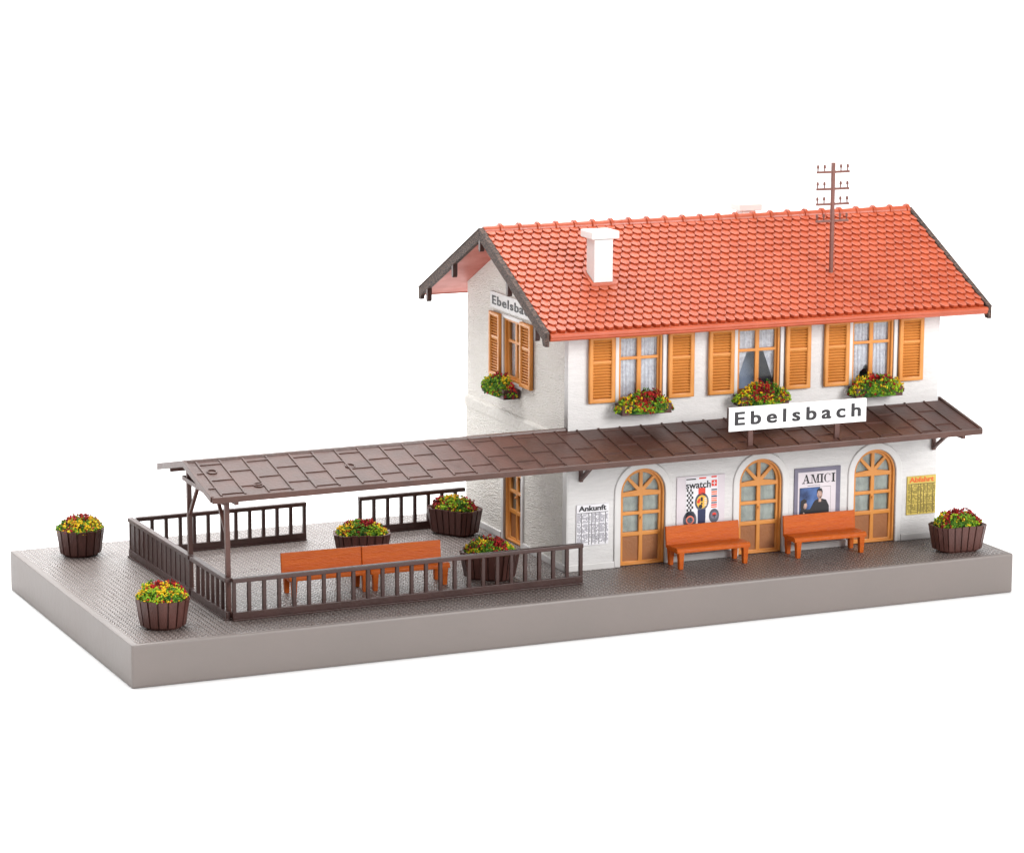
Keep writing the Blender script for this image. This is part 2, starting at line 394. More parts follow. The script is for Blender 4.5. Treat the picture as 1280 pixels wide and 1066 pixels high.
# ---- windows
def window(kind, parent, rot, loc, hw=WHW, z0=WZ0, z1=WZ1):
    # white surround
    plate_obj('window_surround', [rect(-hw-.13, hw+.13, z0-.16, z1+.13), rect(-hw, hw, z0, z1)], 0.0, .06, 'trim', parent, bevel=.015, loc=loc, rot=rot)
    h = hw-.01; a = z0+.01; b = z1-.01; zt = b-.78
    holes = [rect(-h+.13, -.075, a+.13, zt-.05), rect(.075, h-.13, a+.13, zt-.05), rect(-h+.13, -.075, zt+.05, b-.12), rect(.075, h-.13, zt+.05, b-.12)]
    f = plate_obj('window', [rect(-h, h, a, b)]+holes, -.2, -.1, 'ochre', parent, bevel=.02, loc=loc, rot=rot)
    plate_obj('frame', [rect(-h-.004, h+.004, a-.004, b+.004), rect(-h+.07, h-.07, a+.07, b-.07)], -.27, .0, 'ochre', f, bevel=.01)
    plate_obj('pane', [rect(-h+.08, h-.08, a+.08, b-.08)], -.165, -.155, 'glass', f)
    def drape(poly_fn, freq, amp, w0, n=80, m=14, ph=0):
        vs = []; fs = []
        for i in range(n+1):
            u = -h+.05+(2*h-.1)*i/n; lo, hi = poly_fn(u)
            for j in range(m+1):
                v = lo+(hi-lo)*j/m
                vs.append((u, v, w0+amp*math.sin(u*freq+ph)+amp*.4*math.sin(u*freq*2.3+v*3)))
        for i in range(n):
            for j in range(m):
                p = i*(m+1)+j; fs.append((p, p+m+1, p+m+2, p+1))
        mb = MB(); mb.poly(vs, fs); mb.build('curtain', 'curtain', f, smooth=True)
    if kind == 0:      # full net, lower edge scalloped
        drape(lambda u: (a+.34-.28*abs(math.cos((u+.35)*2.6)), b-.05), 46, .02, -.26)
    elif kind == 1:    # valance and two drapes drawn apart
        drape(lambda u: (zt-.06-.22*abs(u/h)**2, b-.05), 30, .02, -.25, ph=1)
        for s in (-1, 1):
            vs = []; fs = []; n, m_ = 24, 20
            for j in range(m_+1):
                t = j/m_; v = zt-.02-(zt-a-.45)*t; inner = h*(.36+.46*t)
                for i in range(n+1):
                    u = inner+(h-.04-inner)*i/n
                    vs.append((s*u, v, -.28+.018*math.sin(i*1.7+t*3)))
            for j in range(m_):
                for i in range(n):
                    p = j*(n+1)+i; fs.append((p, p+1, p+n+2, p+n+1))
            mb = MB(); mb.poly(vs, fs); mb.build('curtain', 'curtain', f, smooth=True)
    else:              # pleated full length, lifted at the lower middle
        drape(lambda u: (a+.05+(.62*max(0, 1-abs(u+.1)/.52)), b-.05), 44, .03, -.26)
    return f
for k, cx in enumerate(WINS): window(k, house, FR, (cx, 0, 0))
window(0, house, SD, (0, SWC, 0), hw=SWW, z0=5.66, z1=7.8)

# ---- shutters: frame with louvres, one mesh each
def shutter_mesh(w=.96, z0=5.66, z1=7.9):
    me = plate([rect(-w/2, w/2, z0, z1), rect(-w/2+.15, w/2-.15, z0+.15, z1-.13)], .03, .17, .035)
    bm = bmesh.new(); bm.from_mesh(me)
    mb = MB(); mb.bm.free(); mb.bm = bm
    n = 20; a, b = z0+.15, z1-.13; p = (b-a)/n
    for i in range(n):
        v = a+p*(i+.5)
        if i == 12: mb.poly([(-w/2+.13, v-p*.45, .04), (w/2-.13, v-p*.45, .04), (w/2-.13, v+p*.45, .04), (-w/2+.13, v+p*.45, .04), (-w/2+.13, v-p*.45, .13), (w/2-.13, v-p*.45, .13), (w/2-.13, v+p*.45, .13), (-w/2+.13, v+p*.45, .13)],
                         [(0,3,2,1),(4,5,6,7),(0,1,5,4),(1,2,6,5),(2,3,7,6),(3,0,4,7)])
        else: mb.beam((-w/2+.13, v, .085), (w/2-.13, v, .085), .03, .095, up=(0, .62, .78))
    mb.box(-w/2+.12, w/2-.12, a, b, .03, .05)
    bmesh.ops.recalc_face_normals(mb.bm, faces=mb.bm.faces)
    me2 = bpy.data.meshes.new('shutter'); mb.bm.to_mesh(me2); mb.bm.free(); me2.materials.append(M['ochre'])
    for q in me2.polygons: q.material_index = 0
    return me2
sm = shutter_mesh()
for c in WINS:
    for s in (-1, 1):
        o = bpy.data.objects.new('shutter', sm); put(o, house, loc=(c+s*1.455, 0, 0), rot=FR)
for yy in (6.05, 3.32):
    o = bpy.data.objects.new('shutter', sm); put(o, house, loc=(0, yy, 0), rot=SD)
for c in WINS:       # small round shutter stays below
    MB().cyl((c-.98, -.01, 5.43), (c-.98, -.1, 5.43), .13, .11, 16).build('shutter_stay', 'trim', house, smooth=False)

# ---- roof
roof = None
def tile_field(side):
    mb = MB(); rows = 17; per = 48; pw = (RX1-RX0-.2)/per
    ln = math.hypot(YM+OV, ZR-ZE); rp = (ln-.1)/rows
    rnd = random.Random(5+side)
    def P(x, s, h):      # s down the slope from ridge, h above sheet
        y = s*math.cos(ang)-h*-math.sin(ang)*-1
        yy = YM-(s*math.cos(ang)+h*math.sin(ang)) if side == 0 else YM+(s*math.cos(ang)+h*math.sin(ang))
        return (x, yy, ZR-s*math.sin(ang)+h*math.cos(ang))
    X0, X1 = RX0+.1, RX1-.1
    for r in range(rows):
        s0 = .06+r*rp; s1 = s0+rp
        off = (r % 2)*pw/2
        for c in range(-1, per+1):
            a = X0+off+c*pw; b = a+pw
            if b <= X0+.03 or a >= X1-.03: continue
            j = rnd.uniform(-.004, .004); g = .014
            out = [(a+g, s0-.10), (a+g, s1-rp*.52), (a+pw*.09, s1-rp*.3), (a+pw*.27, s1+.01), (b-pw*.27, s1+.01), (b-pw*.09, s1-rp*.3), (b-g, s1-rp*.52), (b-g, s0-.10)]
            out = [(min(max(x, X0), X1), s) for x, s in out]
            def hh(s): return .035+.08*(s-(s0-.1))/(rp+.1)+j
            top = [P(x, s, hh(s)) for x, s in out]
            xm = (a+b)/2; sm_ = (s0+s1)/2
            # narrower inner outline gives the tile a soft edge
            inn = [P(min(max(xm+(x-xm)*.91, X0), X1), sm_+(s-sm_)*.94, hh(s)+.01) for x, s in out]
            bot = [P(x, s, -.02) for x, s in out]
            n = len(out)
            mb.poly(inn+top+bot, [tuple(range(n))]+[(i, (i+1) % n, n+(i+1) % n, n+i) for i in range(n)]+[(n+i, n+(i+1) % n, 2*n+(i+1) % n, 2*n+i) for i in range(n)])
    return mb
def slope_pts(y_out, th):
    return None
mb = MB()
mb.prism([(-OV, ZE-.02), (YM, ZR-.02), (D+OV, ZE-.02), (D+OV, ZE-.12), (YM, ZR-.13), (-OV, ZE-.12)], 'x', RX0+.09, RX1-.09)
roof = mb.build('roof', 'roof', house)
o = MB().prism([(-OV+.02, ZE-.125), (YM, ZR-.135), (D+OV-.02, ZE-.125), (D+OV-.02, ZE-.2), (YM, ZR-.21), (-OV+.02, ZE-.2)], 'x', RX0+.09, RX1-.09).build('soffit', 'soffit', roof)
tile_field(0).build('roof_tiles', 'roof', roof); tile_field(1).build('roof_tiles', 'roof', roof)
# ridge tiles: one mesh, the collars belong to it
mb = MB(); n = 24; p = (RX1-RX0-.14)/n
for i in range(n):
    a = RX0+.07+i*p
    mb.cyl((a, YM, ZR+.01), (a+p*.86, YM, ZR+.01), .15, .165, 20)
    mb.cyl((a+p*.84, YM, ZR+.01), (a+p, YM, ZR+.01), .235, .225, 20)
mb.build('ridge_tiles', 'roof', roof, bevel=.02)
# gutters
def gutter(sgn):
    yo = -OV if sgn < 0 else D+OV
    pts = []
    for (dy, z) in ((.02, .02), (-.16, .02), (-.2, -.02), (-.2, -.09), (-.16, -.12), (-.16, -.17), (-.1, -.22), (.02, -.24)):
        pts.append((yo-sgn*-1*dy if sgn > 0 else yo+dy, ZE+z))
    if sgn > 0: pts = [(yo-(q[0]-yo) if False else yo+abs(q[0]-yo)*(1 if abs(q[0]-yo) > .03 else -1), q[1]) for q in pts]
    MB().prism(pts, 'x', RX0+.1, RX1-.1).build('gutter', 'roof', roof, bevel=.012)
gutter(-1); gutter(1)
# barge boards with rounded drop ends
def barge(x, nm='bargeboard'):
    for s in (-1, 1):
        y0 = -OV-.12 if s < 0 else D+OV+.12
        ze = ZE-SL*.12
        mb = MB(); t = .05; b = .33
        mb.prism([(YM, ZR+t+.03), (y0, ze+t+.03), (y0, ze-b), (y0-s*.22, ze-b+.02) , (y0-s*.3, ze-b+.22), (YM, ZR-b+.02)], 'x', x-.07, x+.07)
        o = mb.build(nm, 'barge', roof, bevel=.012)
        MB().beam((x, y0, ze+t+.045), (x, YM-s*-.0, ZR+t+.045), .17, .03).build('verge_strip', 'barge', o)
    for yy in (9.3, 6.88, 4.42, 1.98, -.36):
        z = rz(yy)-.2
        x_ = x+(.02 if x < 0 else -.02)
        mb = MB(); k = .08
        mb.prism([(yy-k, z), (yy-k, z-.42), (yy-k*.5, z-.5), (yy+k*.5, z-.5), (yy+k, z-.42), (yy+k, z)], 'x', x_-.085, x_+.085)
        mb.build('purlin_end', 'brown', roof, bevel=.015)
barge(RX0); barge(RX1)
for yy in (6.88, 4.42, 1.98):      # the purlins that carry the overhang
    pass
# chimneys
def chimney(cx, cy, w, d, zb, zt):
    zlow = rz(cy-d/2 if cy < YM else cy+d/2)
    c = MB().box(cx-w/2, cx+w/2, cy-d/2, cy+d/2, zlow-.3, zt-.28).build('chimney', 'chimney', roof, bevel=.02)
    mb = MB(); mb.box(cx-w/2-.16, cx+w/2+.16, cy-d/2-.16, cy+d/2+.16, zt-.25, zt)
    mb.build('chimney_cap', 'chimney', c, bevel=.03)
    s = 1 if cy < YM else -1
    mb = MB()
    def q(y): return rz(y)+.11
    y0, y1 = cy-d/2-.1, cy+d/2+.1
    for (a, b, e, f) in ((cx-w/2-.13, cx+w/2+.13, y0, y0+.09), (cx-w/2-.13, cx+w/2+.13, y1-.09, y1), (cx-w/2-.13, cx-w/2-.02, y0+.09, y1-.09), (cx+w/2+.02, cx+w/2+.13, y0+.09, y1-.09)):
        mb.poly([(a, e, q(e)-.12), (b, e, q(e)-.12), (b, f, q(f)-.12), (a, f, q(f)-.12), (a, e, q(e)+.05), (b, e, q(e)+.05), (b, f, q(f)+.05), (a, f, q(f)+.05)],
                [(0,3,2,1),(4,5,6,7),(0,1,5,4),(1,2,6,5),(2,3,7,6),(3,0,4,7)])
    mb.build('flashing', 'roof', c, bevel=.01)
chimney(1.76, 1.45, .68, .64, 9.3, 11.22)
chimney(9.85, 6.6, .56, .5, 9.6, 11.22)

# ---------------------------------------------------------------- telegraph pole on the roof
pole = empty('telegraph_pole', hloc(10.3, 1.02, rz(1.02)+.05), (0, 0, HTH))
tag(pole, 'thin red brown telegraph pole with four insulator arms, standing on the red tiled roof', 'telegraph pole')
H = 13.2-9.36
MB().box(-.06, .06, -.06, .06, -.1, H).build('mast', 'pole', pole, bevel=.02)
for z in (.32, .9, 1.42, 2.0):
    zz = H-z
    a = MB().box(-.63, .63, -.04+.1*0, .04, zz-.04, zz+.04).build('cross_arm', 'pole', pole, bevel=.012)
    for x in (-.59, -.33, .30, .56):
        mb = MB(); mb.cyl((x, 0, zz+.03), (x, 0, zz+.15), .025, .025, 8); mb.cyl((x, 0, zz+.14), (x, 0, zz+.25), .05, .035, 10)
        mb.build('insulator', 'pole', a)
MB().cyl((0, 0, -.06), (0, 0, .06), .16, .1, 14).build('foot', 'roof', pole)

# ---------------------------------------------------------------- canopy
tilt = -math.atan(CTL)
can = empty('platform_canopy', (HX, CYY, 0), (0, tilt, CTH))
tag(can, 'long dark brown tiled canopy roof on two posts, running along the station front', 'canopy')
CX0, CX1, CZ0, CZ1, CDY = -13.154, 14.30, 4.2232, 4.8352, 2.857
cs = (CZ1-CZ0)/CDY; ca = math.atan(cs)
def cz(y): return CZ1-cs*abs(y)
TH = .1
sheet = MB().prism([(0, CZ1-.03), (-CDY, CZ0-.03), (-CDY, CZ0-.03-TH), (0, CZ1-.03-TH)], 'x', CX0, CX1).build('roof_sheet', 'canopy', can)
XB = -.12
MB().prism([(0.001, CZ1-.03), (CDY, CZ0-.03), (CDY, CZ0-.03-TH), (0.001, CZ1-.03-TH)], 'x', CX0, XB).build('roof_sheet', 'canopy', can)
# raised seams
def seams(sgn, xa, xb):
    mb = MB(); pitch = .776; w = .055; hgt = .035
    def slab(x0, x1, y0, y1, h=hgt):
        z = lambda y: CZ1-.03-cs*abs(y)
        vs = [(x0, y0, z(y0)-.01), (x1, y0, z(y0)-.01), (x1, y1, z(y1)-.01), (x0, y1, z(y1)-.01), (x0, y0, z(y0)+h), (x1, y0, z(y0)+h), (x1, y1, z(y1)+h), (x0, y1, z(y1)+h)]
        mb.poly(vs, [(0,3,2,1),(4,5,6,7),(0,1,5,4),(1,2,6,5),(2,3,7,6),(3,0,4,7)])
    i = 0; x = xa+.33
    Y0, Y1 = .13, CDY-.1
    prev = xa+.09
    while x < xb-.1:
        slab(x-w/2, x+w/2, sgn*Y0, sgn*Y1); 
        fr_ = (.34, .78) if i % 2 == 0 else (.10, .56, .95)
        for f in fr_:
            y = Y0+(Y1-Y0)*f; slab(prev+.004, x-w/2-.004, sgn*(y-.022), sgn*(y+.022), hgt*.9)
        prev = x+w/2; x += pitch; i += 1
    return mb
o = seams(-1, CX0, CX1).build('roof_seams', 'canopy', sheet, bevel=0)
seams(1, CX0, XB).build('roof_seams', 'canopy', sheet, bevel=0)
MB().prism([(-.1, CZ1-.05), (-.08, CZ1+.015), (.08, CZ1+.015), (.1, CZ1-.05)], 'x', CX0, CX1).build('ridge_strip', 'canopy', can)
# fascias and end boards
MB().box(CX0-.02, CX1+.02, -CDY-.06, -CDY+.03, CZ0-.2, CZ0+.0).build('fascia', 'canopy', can, bevel=.02)
MB().box(CX0-.02, XB, CDY-.03, CDY+.06, CZ0-.2, CZ0+.0).build('fascia', 'canopy', can, bevel=.02)
for x, both in ((CX0, 1), (CX1, 0)):
    pts = [(0, CZ1+.02), (-CDY+.03, CZ0+.02), (-CDY+.03, CZ0-.17), (0, CZ1-.19)]
    if both: pts = [(0, CZ1+.02), (-CDY+.03, CZ0+.02), (-CDY+.03, CZ0-.17), (0, CZ1-.19), (CDY-.03, CZ0-.2), (CDY-.03, CZ0+.02)]
    MB().prism(pts, 'x', x-.06, x+.05).build('end_board', 'canopy', can, bevel=.015)
# sink marks moulded in the sheet
for (x, y) in ((-12.55, -.95), (-11.45, -2.2), (-8.1, -1.4)):
    mb = MB(); z = cz(-y)-.03
    for k in range(14):
        a = 2*PI*k/14; b = 2*PI*(k+1)/14; r = .15
        mb.beam((x+r*math.cos(a), y+r*math.sin(a), z+.02+cs*r*math.sin(a)), (x+r*math.cos(b), y+r*math.sin(b), z+.02+cs*r*math.sin(b)), .04, .03)
    mb.build('sink_mark', 'canopy', sheet)
# purlins, tie beams and rafters below
for y in (-2.3, -.25):
    MB().box(CX0+.1, CX1-.1, y-.07, y+.07, cz(y)-.3, cz(y)-.135).build('purlin', 'brown_light', can, bevel=.01)
for y in (1.9,):
    MB().box(CX0+.1, XB-.06, y-.07, y+.07, cz(y)-.3, cz(y)-.135).build('purlin', 'brown_light', can, bevel=.01)
for x in (-12.35, 13.65):
    MB().box(x-.06, x+.06, -2.8, -2.4 if x > 0 else 2.3, 3.9, 4.03).build('tie_beam', 'brown_light', can, bevel=.01)
# posts and braces (left end)
def cpost(y, gz, sg, x):
    top = cz(y)-.14
    p = MB().box(x-.075, x+.075, y-.075, y+.075, gz, top).build('post', 'brown_light', can, bevel=.012)
    y2 = y+sg*.95
    MB().beam((x, y+sg*.05, 2.75), (x, y2, min(3.78, cz(y2)-.15)+.02), .1, .11, up=(1, 0, 0)).build('brace', 'brown_light', p, bevel=.01)
gz = .1
cpost(-1.87, gz, 1, -12.39); cpost(1.62, gz, -1, -12.52)
MB().box(-12.63, -12.49, -2.2, 2.0, 3.8, 3.95).build('tie_beam', 'brown_light', can, bevel=.01)
# wall brackets
for x in (.46, 13.92):
    y0 = HY-CYY-.06
    yy = y0-(.0 if x < 1 else .0)-(x*.005)
    mb = MB()
    mb.box(x-.06, x+.06, yy-.12, yy-.005, 3.05, cz(yy)-.2)
    o = mb.build('wall_bracket', 'brown_light', can, bevel=.01)
    MB().beam((x, yy-.06, 3.12), (x, yy-1.75, cz(yy-1.75)-.12), .11, .12, up=(1, 0, 0)).build('strut', 'brown_light', o, bevel=.01)

# ---------------------------------------------------------------- railings
def railing(name, p0, p1, label, spacing, h=1.353, solid=False, top_over=(0, 0), bar=.115, end=(1, 1), group='dark brown railings around the waiting area'):
    a, b = Vector(p0), Vector(p1); d = b-a; ln = d.length
    r = empty(name, (a.x, a.y, .006), (0, 0, math.atan2(d.y, d.x)))
    tag(r, label, 'railing', group)
    MB().box(-.06-top_over[0], ln+.06+top_over[1], -.1, .1, h-.14, h).build('top_rail', 'brown', r, bevel=.02)
    MB().box(-.06, ln+.06, -.07, .07, .05, .27).build('bottom_rail', 'brown', r, bevel=.015)
    MB().box(-.06, ln+.06, -.12, .12, 0, .05).build('footing', 'brown', r, bevel=.012)
    n = max(1, round(ln/spacing))
    me = None
    for i in range(n+1):
        if (i == 0 and not end[0]) or (i == n and not end[1]): continue
        x = ln*i/n
        if me is None:
            o = MB().box(-bar/2, bar/2, -bar/2, bar/2, .265, h-.135).build('baluster', 'brown', r, bevel=.012, loc=(x, 0, 0)); me = o
        else:
            o = me.copy(); C.objects.link(o); o.location = (x, 0, 0)
        o.parent = r
    if solid: MB().box(.0, ln, -.03, .03, .26, h-.13).build('board_panel', 'brown', r)
    return r
def fl(x, y):       # railing frame -> world
    c, s = math.cos(FTH), math.sin(FTH); return (FX+x*c-y*s, FY+x*s+y*c, 0)
FYL = 11.31-1.6436-.0
railing('railing', fl(.16, 0), fl(12.24, .0), 'long dark brown front railing running from the canopy post to the station corner', .5)
railing('railing', fl(0, .15), fl(0, 3.36), 'short open dark brown railing joining the two canopy posts', .47, end=(0, 0))
railing('railing', fl(0, 3.62), fl(0, FYL), 'boarded dark brown railing on the left side, behind the rear canopy post', .47, solid=True, bar=.1)
railing('railing', fl(.25, FYL), fl(6.3, FYL), 'dark brown back railing on the left, ending in a gap before the opening', .5)
railing('railing', fl(8.4, FYL), fl(12.05, FYL), 'shorter dark brown back railing on the right, ending at the station gable wall', .5, top_over=(0, .3))

# ---------------------------------------------------------------- benches
def bench(x, y, rot, label):
    b = empty('bench', (x, y, .006), (0, 0, rot)); tag(b, label, 'bench', 'orange benches')
    # seat with rounded nose: profile in y,z
    pr = [(.36, .56), (.36, .70), (-.30, .735), (-.42, .72), (-.47, .66), (-.47, .56), (-.38, .55)]
    MB().prism(pr, 'x', -1.38, 1.38).build('seat', 'orange', b, bevel=.025)
    n = 6
    mb = MB()
    mb.prism([(.36, .6), (.44, .6), (.52, 1.31), (.43, 1.31)], 'x', -1.38, 1.38)
    o = mb.build('backrest', 'orange', b, bevel=.025)
    for sx in (-1, 1):
        for yy in (-.37, .38):
            xx = sx*1.21
            mb = MB(); mb.poly([(xx-.07, yy-.075, 0), (xx+.07, yy-.075, 0), (xx+.07, yy+.075, 0), (xx-.07, yy+.075, 0), (xx-.1, yy-.1, .57), (xx+.1, yy-.1, .57), (xx+.1, yy+.09, .57), (xx-.1, yy+.09, .57)],
                                [(0,3,2,1),(4,5,6,7),(0,1,5,4),(1,2,6,5),(2,3,7,6),(3,0,4,7)])
            mb.build('leg', 'orange', b, bevel=.015)
    return b
bench(21.09, 2.70, -.01, 'orange bench in front of the poster with three wristwatches')
bench(25.53, 2.58, -.035, 'orange bench in front of the framed portrait poster')
bench(7.82, 4.02, -.03, 'orange bench inside the railing, the left one of the two set end to end')
bench(10.58, 3.90, -.03, 'orange bench inside the railing, the right one of the two set end to end')

# ---------------------------------------------------------------- planters
def fleck(mb_bm, c, r, rnd):
    vs = []
    for d in ((1,0,0),(-1,0,0),(0,1,0),(0,-1,0),(0,0,1),(0,0,-1)):
        k = r*rnd.uniform(.55, 1.35)
        vs.append(mb_bm.verts.new((c[0]+d[0]*k+rnd.uniform(-.3, .3)*r, c[1]+d[1]*k+rnd.uniform(-.3, .3)*r, c[2]+d[2]*k+rnd.uniform(-.3, .3)*r)))
    for f in ((0,2,4),(2,1,4),(1,3,4),(3,0,4),(2,0,5),(1,2,5),(3,1,5),(0,3,5)): mb_bm.faces.new([vs[i] for i in f])
def flowers(parent, a, b, z0, hgt, seed, n=900, size=.042, redtop=True, yfront=False, lump=.5, clusters=None):
    """irregular foam flock over an elliptic mound with half axes a, b; y- is outward for wall boxes"""
    rnd = random.Random(seed)
    mbs = {k: MB() for k in ('foliage', 'lime', 'yellow', 'red')}
    ncl = 15
    cl = []
    for i in range(ncl):
        t = rnd.uniform(0, 2*PI); r = math.sqrt(rnd.random())*.92
        col = rnd.choice(['red', 'yellow', 'yellow', 'red', 'lime', 'foliage'])
        x, y = r*math.cos(t), r*math.sin(t)
        if redtop and r < .45: col = 'red'
        if yfront and y < -.3: col = 'yellow'
        cl.append((x, y, col, rnd.uniform(.2, 1.0)))
    if clusters:
        key = {'r': 'red', 'y': 'yellow', 'l': 'lime', 'g': 'foliage'}
        cl = [(x, y, key[c], .35+.65*rnd.random()) for c, x, y in clusters]
    # solid core
    core = MB(); seg, rg = 28, 7
    vs = []; fs = []
    for j in range(rg+1):
        r = j/rg
        for i in range(seg):
            t = 2*PI*i/seg; x, y = r*math.cos(t), r*math.sin(t)
            vs.append((a*x*.93, b*y*.93, z0-.06+(hgt*.72)*(1-r**2.2)*(1+.15*rnd.uniform(-1, 1))))
    for j in range(rg):
        for i in range(seg): fs.append((j*seg+i, j*seg+(i+1) % seg, (j+1)*seg+(i+1) % seg, (j+1)*seg+i))
    mbs['foliage'].poly(vs, fs)
    for i in range(n):
        t = rnd.uniform(0, 2*PI); r = math.sqrt(rnd.random())
        x, y = r*math.cos(t), r*math.sin(t)
        best = min(cl, key=lambda c: (c[0]-x)**2+(c[1]-y)**2); dd = math.hypot(best[0]-x, best[1]-y)
        bumpy = max(0, 1-dd/.35)*lump*best[3]
        top = hgt*((1-r**2.4)*.78+bumpy*.55)
        q = rnd.random()**.5
        z = z0+top*q+rnd.uniform(-.02, .05)
        col = best[2] if rnd.random() < (.05+.72*q)*(1.05-dd*1.1) and dd < .5 else rnd.choice(['foliage', 'foliage', 'foliage', 'lime', 'lime', 'yellow', 'red'])
        if col == 'yellow' and rnd.random() < .38: col = rnd.choice(['foliage', 'lime', 'foliage', 'red'])
        if best[2] == 'red' and dd < .3 and q > .4 and rnd.random() < .5: col = 'red'
        if q < .35: col = rnd.choice(['foliage', 'lime', 'foliage'])
        ex = 1.06
        # petals come as little bunches of three or four grains
        for k in range(3 if col in ('yellow', 'red') else 2):
            s = size*rnd.uniform(.55, 1.1)
            fleck(mbs[col].bm, (a*ex*x+rnd.uniform(-.05, .05), b*ex*y+rnd.uniform(-.05, .05), z+rnd.uniform(-.04, .05)), s, rnd)
    f = mbs['foliage'].build('foliage', 'foliage', parent)
    mbs['lime'].build('young_leaves', 'lime', f)
    mbs['yellow'].build('yellow_blossoms', 'yellow', parent); mbs['red'].build('red_blossoms', 'red', parent)

def plan_oct(hx, hy, ch, nx, ny, nc):
    """points round a chamfered rectangle, one per plank joint"""
    cs_ = [(-hx+ch, -hy), (hx-ch, -hy), (hx, -hy+ch), (hx, hy-ch), (hx-ch, hy), (-hx+ch, hy), (-hx, hy-ch), (-hx, -hy+ch)]
    cnt = [nx, nc, ny, nc, nx, nc, ny, nc]; out = []
    for i in range(8):
        p, q = cs_[i], cs_[(i+1) % 8]
        for k in range(cnt[i]): t = k/cnt[i]; out.append((p[0]+(q[0]-p[0])*t, p[1]+(q[1]-p[1])*t))
    return out
def planter(x, y, rot, label, seed, round_=False, h=.92, **kw):
    p = empty('flower_planter', (x, y, .006), (0, 0, rot)); tag(p, label, 'planter', 'flower planters on the platform')
    if round_: pl = [(.83*math.cos(2*PI*i/16+.1), .78*math.sin(2*PI*i/16+.1)) for i in range(16)]; a, b = .74, .69
    else: pl = plan_oct(.94, .58, .25, 5, 2, 2); a, b = .81, .47
    sc = .84
    rnd = random.Random(seed)
    mb = MB(); n = len(pl)
    # inner shell
    def ringpts(k, z): return [(q[0]*k, q[1]*k, z) for q in pl]
    vs = ringpts(sc*.95, .1)+ringpts(.955, h-.02)+ringpts(.88, h-.02)+ringpts(.86, h-.16)
    fs = [tuple(range(n))]
    for r in range(3): fs += [(r*n+i, r*n+(i+1) % n, (r+1)*n+(i+1) % n, (r+1)*n+i) for i in range(n)]
    fs += [tuple(range(4*n-1, 3*n-1, -1))]
    mb.poly(vs, fs)
    # planks proud of the shell, with gaps
    for i in range(n):
        a0, a1 = Vector(pl[i]), Vector(pl[(i+1) % n]); dd = (a1-a0); g = .085
        u0, u1 = a0+dd*g, a1-dd*g
        j = rnd.uniform(-.006, .006)
        zt = h+rnd.uniform(-.012, .012)
        k0, k1 = 1.0+j, sc+j
        ki = .95
        v = []
        for (kk, z) in ((k1, .08), (k0, zt)):
            m0, m1 = u0*kk, u1*kk
            nm = Vector((dd.y, -dd.x)).normalized()*.022
            v += [(m0.x*ki, m0.y*ki, z), (m1.x*ki, m1.y*ki, z), (m1.x+nm.x, m1.y+nm.y, z), (m0.x+nm.x, m0.y+nm.y, z)]
        mb.poly(v, [(3,2,1,0),(4,5,6,7),(0,1,5,4),(1,2,6,5),(2,3,7,6),(3,0,4,7)])
    t = mb.build('tub', 'tub', p, bevel=0)
    mb = MB(); vs = ringpts(sc*.84, 0)+ringpts(sc*.93, .11)
    mb.poly(vs, [tuple(range(n)), tuple(range(2*n-1, n-1, -1))]+[(i, (i+1) % n, n+(i+1) % n, n+i) for i in range(n)])
    mb.build('base_ring', 'tub', t)
    flowers(p, a, b, h-.04, .52, seed, **kw)
    return p
planter(2.07, 12.38, .3, 'round planter of yellow and dark red flowers standing alone at the back left corner', 11, True, lump=.3, n=1000, clusters=[('r', 0, .1), ('r', -.25, .3), ('r', .25, .3), ('r', 0, .6), ('y', -.65, -.1), ('y', -.35, -.5), ('y', .35, -.5), ('y', .7, -.1), ('r', 0, -.25), ('r', .45, .1), ('r', -.45, .1), ('y', 0, -.75), ('l', .7, .4), ('g', -.6, .5), ('g', -.05, -.3)])
planter(1.6, 1.85, -.2, 'round planter with tall red and yellow flowers in front of the boarded railing', 24, True, lump=1.0, yfront=True, n=1000, clusters=[('y', -.75, 0), ('y', -.55, .35), ('y', .1, -.3), ('y', -.15, -.7), ('y', .65, -.5), ('r', 0, .6), ('r', -.25, .15), ('r', .3, .6), ('r', .7, 0), ('r', .4, .1), ('g', .3, -.55), ('l', -.5, -.5), ('g', .5, .4)])
planter(10.62, 7.95, math.radians(-17), 'oblong planter behind the two joined benches inside the railing', 37, lump=.6, clusters=[('y', -.85, 0), ('y', -.65, -.35), ('y', -.4, -.2), ('r', 0, .3), ('r', .4, 0), ('r', .15, -.3), ('r', .7, .3), ('r', -.5, .5), ('g', -.1, -.6), ('y', .75, -.2), ('l', .5, -.6), ('g', -.2, .1)])
planter(15.06, 10.35, math.radians(-56), 'oblong planter against the back railing beside the station gable', 41, lump=.7, clusters=[('r', -.8, .2), ('r', -.55, .6), ('r', -.75, -.35), ('y', -.25, -.4), ('y', .1, -.1), ('y', .35, .2), ('y', 0, .35), ('r', .5, .6), ('r', .25, .7), ('r', .75, .3), ('g', .5, -.5), ('g', -.5, 0), ('l', .1, -.7)])
planter(13.5, 3.72, math.radians(-42), 'oblong planter just behind the front railing, near the gable corner', 52, lump=.6, clusters=[('y', -.75, -.2), ('l', -.85, .3), ('r', 0, 0), ('r', -.1, .5), ('r', .35, .4), ('r', .35, -.25), ('y', .7, .55), ('l', .85, .1), ('y', -.35, -.5), ('g', -.45, .2), ('g', .1, -.7)])
planter(29.98, 1.2, math.radians(-4), 'oblong planter by itself at the right end below the yellow timetable', 66, lump=.9, clusters=[('y', -.75, -.1), ('y', -.6, .4), ('y', -.85, .2), ('r', -.2, .2), ('r', .1, .4), ('r', .5, .15), ('r', .7, -.2), ('r', -.05, -.15), ('g', .2, 0), ('g', -.4, -.5), ('l', .4, -.6), ('g', .75, .4), ('g', 0, -.7), ('r', -.55, -.4)])

